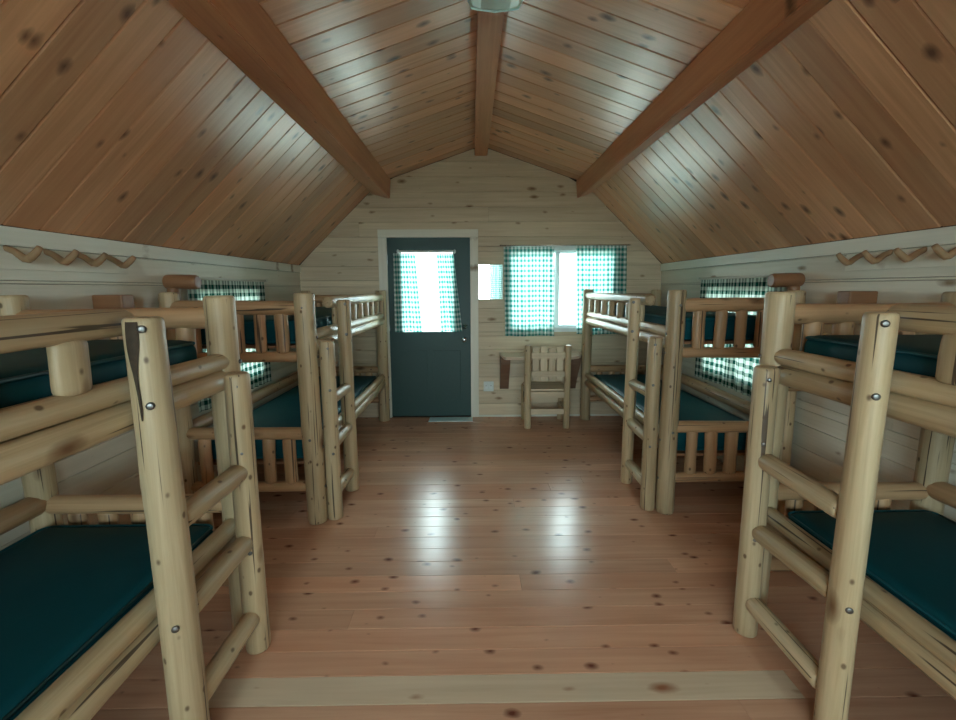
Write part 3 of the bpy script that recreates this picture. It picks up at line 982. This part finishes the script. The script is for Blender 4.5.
AX_L, AX_R = -1.005, 1.272
BUNKS = (
    ((AX_L, 2.855, 0), -1, 1, 2.335, 'the bunk beside the door', False),
    ((AX_R, 2.935, 0), 1, 1, 2.235, 'the bunk beside the desk', False),
    ((AX_L, 1.895, 0), -1, -1, 2.30, 'the bunk whose ladder keeps a strip of bark', True),
    ((AX_R, 1.950, 0), 1, -1, 2.30, 'the desk-side bunk below the coat pegs', False),
)
BL = ('peeled log bunk bed standing right beside the green door', 'peeled log bunk bed standing beside the desk and log chair',
      'peeled log bunk bed below the coat pegs, with bark left on its ladder', 'peeled log bunk bed below the coat pegs on the desk side of the aisle')
for (loc, sx, sy, L, nm, bark), lb in zip(BUNKS, BL):
    bunk(loc, sx, sy, L, lb, bark, (0.045, 0.485) if sy > 0 else (0.12, 0.585 if sx < 0 else 0.605), (0.062, 0.055, 0.052) if sx < 0 else (0.057, 0.047, 0.052))
    mattress(loc, sx, sy, L, 1.137, 'teal mattress on the upper deck of ' + nm, 0.152)
    mattress(loc, sx, sy, L, 0.387, 'teal mattress on the lower deck of ' + nm, 0.150)


# ------------------------------------------------------------------ coat racks, log brackets
def coat_rack(xw, sg, ys, y0, y1, label):
    root = empty('coat_rack', (xw, (y0 + y1) / 2, 1.61), label, 'coat rack', 'peg racks on the side walls')
    ym = (y0 + y1) / 2
    a, b = sorted((0.0, sg * 0.016))
    box('rack_board', (a, b, y0 - ym, y1 - ym, -0.045, 0.045), M['wall_side'], root, 0.003)
    for yy in ys:
        j = rnd.uniform(-0.006, 0.006)
        pts = [(sg * 0.012, 0, 0.040), (sg * 0.045, 0, 0.022 + j), (sg * 0.085, 0, -0.004), (sg * 0.098, 0, -0.006), (sg * 0.110, 0, 0.002), (sg * 0.135, 0, 0.022), (sg * 0.152, 0, 0.037 + j)]
        tube('peg', pts, 0.014, M['peg'], root, 10, (0, yy - ym, 0), radii=[0.013, 0.014, 0.0155, 0.016, 0.016, 0.015, 0.012])
    return root


coat_rack(XL, 1, (1.985, 2.165, 2.335, 2.525), 1.75, 2.66, 'row of four crooked wooden pegs on the door-side wall')
coat_rack(XR, -1, (2.565, 2.395, 2.215, 2.03), 1.75, 2.68, 'row of four crooked wooden pegs on the desk-side wall')


def log_bracket(xw, sg, y, z, label, ln=0.20, r=0.045, stem=True):
    root = empty('log_bracket', (xw, y, z), label, 'bracket', 'log brackets on the side walls')
    log('arm', (0, 0, 0), (sg * ln, 0, 0), r, M['brown'], root, knobs=1)
    if stem:
        log('stem', (sg * 0.045, 0, -0.22), (sg * 0.045, 0, -0.035), 0.036, M['brown'], root, knobs=1)
    return root


log_bracket(XL, 1, 3.0, 1.527, 'short log bracket at the end of the curtain rod, door-side wall')
log_bracket(XR, -1, 3.05, 1.523, 'short log bracket at the end of the curtain rod, desk-side wall')


def wall_block(xw, sg, y, label):
    a, b = sorted((xw, xw + sg * 0.150))
    o = box('wall_block', (a, b, y - 0.045, y + 0.045, 1.29, 1.455), M['brown'], None, 0.008)
    return tag(o, label, 'wall block', 'brown blocks on the side walls')


wall_block(XL, 1, 2.45, 'brown wooden block on the door-side wall between the bunks')
wall_block(XR, -1, 2.50, 'brown wooden block on the desk-side wall between the bunks')

# ------------------------------------------------------------------ wall desk
dk = empty('wall_desk', (0.77, YB, 0.755), 'pine slab desk fixed to the wall under the window', 'desk')
out = [(-0.47, 0), (-0.46, -0.20), (-0.44, -0.36), (-0.42, -0.40), (-0.20, -0.415), (0.05, -0.41), (0.28, -0.40), (0.37, -0.34), (0.43, -0.22), (0.46, -0.10), (0.47, 0)]
n = len(out)
vs = [(x, y_, 0.0) for x, y_ in out] + [(x * 0.985, y_ * 0.975, -0.030) for x, y_ in out]
fc = [tuple(range(n)), tuple(range(2 * n - 1, n - 1, -1))] + [(i, (i + 1) % n, n + (i + 1) % n, n + i) for i in range(n)]
link('desk_top', mesh('desk_top', vs, fc), M['desk'], dk)
for x in (-0.41, 0.36):
    pv = [(0.0, -0.030), (0.0, -0.42), (-0.035, -0.42), (-0.10, -0.30), (-0.25, -0.10), (-0.27, -0.030)]
    vs = [(x + dx, y_, z) for dx in (-0.05, 0.05) for y_, z in pv]
    m6 = len(pv)
    fc = [tuple(range(m6)), tuple(range(2 * m6 - 1, m6 - 1, -1))] + [(i, (i + 1) % m6, m6 + (i + 1) % m6, m6 + i) for i in range(m6)]
    link('bracket', mesh('bracket', vs, fc), M['desk_leg'], dk)

# ------------------------------------------------------------------ log chair (its back to the room)
ch = empty('log_chair', (0.785, 4.84, 0), 'small pine log chair with slatted back pushed up to the desk', 'chair')
HWD = 0.205
for s in (-1, 1):
    log('back_post', (s * HWD, 0, 0), (s * HWD * 1.02, 0, 0.89), 0.036, M['log'], ch, knobs=2)
    log('leg', (s * HWD, 0.36, 0), (s * HWD, 0.36, 0.41), 0.034, M['log'], ch, knobs=1)
    log('side_stretcher', (s * HWD, 0.03, 0.19), (s * HWD, 0.335, 0.19), 0.024, M['log'], ch, knobs=1)
    log('seat_rail', (s * HWD, 0.03, 0.375), (s * HWD, 0.335, 0.375), 0.028, M['log'], ch, knobs=1)
for z0, z1 in ((0.755, 0.815), (0.562, 0.622)):
    box('back_rail', (-HWD + 0.028, HWD - 0.028, -0.028, -0.004, z0, z1), M['wall'], ch, 0.004)
box('seat_rail', (-HWD + 0.028, HWD - 0.028, -0.022, 0.008, 0.335, 0.400), M['wall'], ch, 0.004)
box('back_stretcher', (-HWD + 0.028, HWD - 0.028, -0.018, 0.010, 0.156, 0.216), M['wall'], ch, 0.004)
box('front_stretcher', (-HWD + 0.028, HWD - 0.028, 0.345, 0.370, 0.20, 0.25), M['wall'], ch, 0.004)
for k in range(4):
    x = -0.126 + 0.084 * k
    box('back_slat', (x - 0.034, x + 0.034, -0.003, 0.014, 0.520, 0.862 + rnd.uniform(-0.01, 0.02)), M['wall'], ch, 0.003)
for k in range(4):
    y_ = 0.022 + 0.097 * k
    box('seat_slat', (-HWD - 0.01, HWD + 0.01, y_, y_ + 0.088, 0.402, 0.424), M['wall'], ch, 0.004)

# ------------------------------------------------------------------ mirror, outlet, ceiling light
mi = empty('wall_mirror', (0.205, YB, 1.36), 'small frameless mirror on the wall between door and curtain', 'mirror')
link('mirror_glass', boxes('mirror_glass', [(-0.132, 0.132, -0.016, -0.010, 0, 0.375)]), M['mirror'], mi)
link('mirror_back', boxes('mirror_back', [(-0.137, 0.137, -0.0095, 0, -0.006, 0.381)], 0.002), M['white'], mi)
ou = empty('wall_outlet', (0.182, YB, 0.36), 'white electrical outlet plate on the wall beside the desk', 'outlet')
link('cover_plate', boxes('cover_plate', [(-0.058, 0.058, -0.007, 0, -0.058, 0.058)], 0.003), M['plastic'], ou)
for s in (-1, 1):
    fo = link('receptacle', boxes('receptacle', [(s * 0.026 - 0.017, s * 0.026 + 0.017, -0.010, -0.006, -0.026, 0.026)], 0.003), M['white'], ou)
    link('slot', boxes('slot', [(s * 0.026 + q - 0.0015, s * 0.026 + q + 0.0015, -0.0106, -0.0096, 0.003, 0.014) for q in (-0.006, 0.006)]), M['bolt_hole'], fo)

fx = empty('ceiling_light', (0.118, 1.90, 2.883), 'pale prismatic wraparound light fixture under the ridge beam', 'light fixture')
prof = [(-0.122, -0.004), (-0.128, -0.030), (-0.110, -0.062), (-0.07, -0.072), (0, -0.075), (0.07, -0.072), (0.110, -0.062), (0.128, -0.030), (0.122, -0.004)]
n = len(prof)
vs, fc = [], []
for yy, k in ((-0.60, 0.96), (-0.585, 1.0), (0.585, 1.0), (0.60, 0.96)):
    vs += [(x * k, yy, z) for x, z in prof]
for i in range(3):
    for k in range(n - 1):
        fc.append((i * n + k, i * n + k + 1, (i + 1) * n + k + 1, (i + 1) * n + k))
fc += [tuple(range(n)), tuple(range(3 * n, 4 * n))]
link('lens', mesh('lens', vs, fc), M['acrylic'], fx)
link('housing', boxes('housing', [(-0.10, 0.10, -0.58, 0.58, -0.022, -0.0)], 0.003), M['white'], fx)
for s in (-1, 1):
    pv = [(-0.128, -0.002), (-0.134, -0.032), (-0.114, -0.068), (0, -0.082), (0.114, -0.068), (0.134, -0.032), (0.128, -0.002)]
    vs = [(x, s * q, z) for q in (0.598, 0.612) for x, z in pv]
    m7 = len(pv)
    fc = [tuple(range(m7)), tuple(range(2 * m7 - 1, m7 - 1, -1))] + [(i, (i + 1) % m7, m7 + (i + 1) % m7, m7 + i) for i in range(m7)]
    link('end_cap', mesh('end_cap', vs, fc), M['acrylic'], fx)
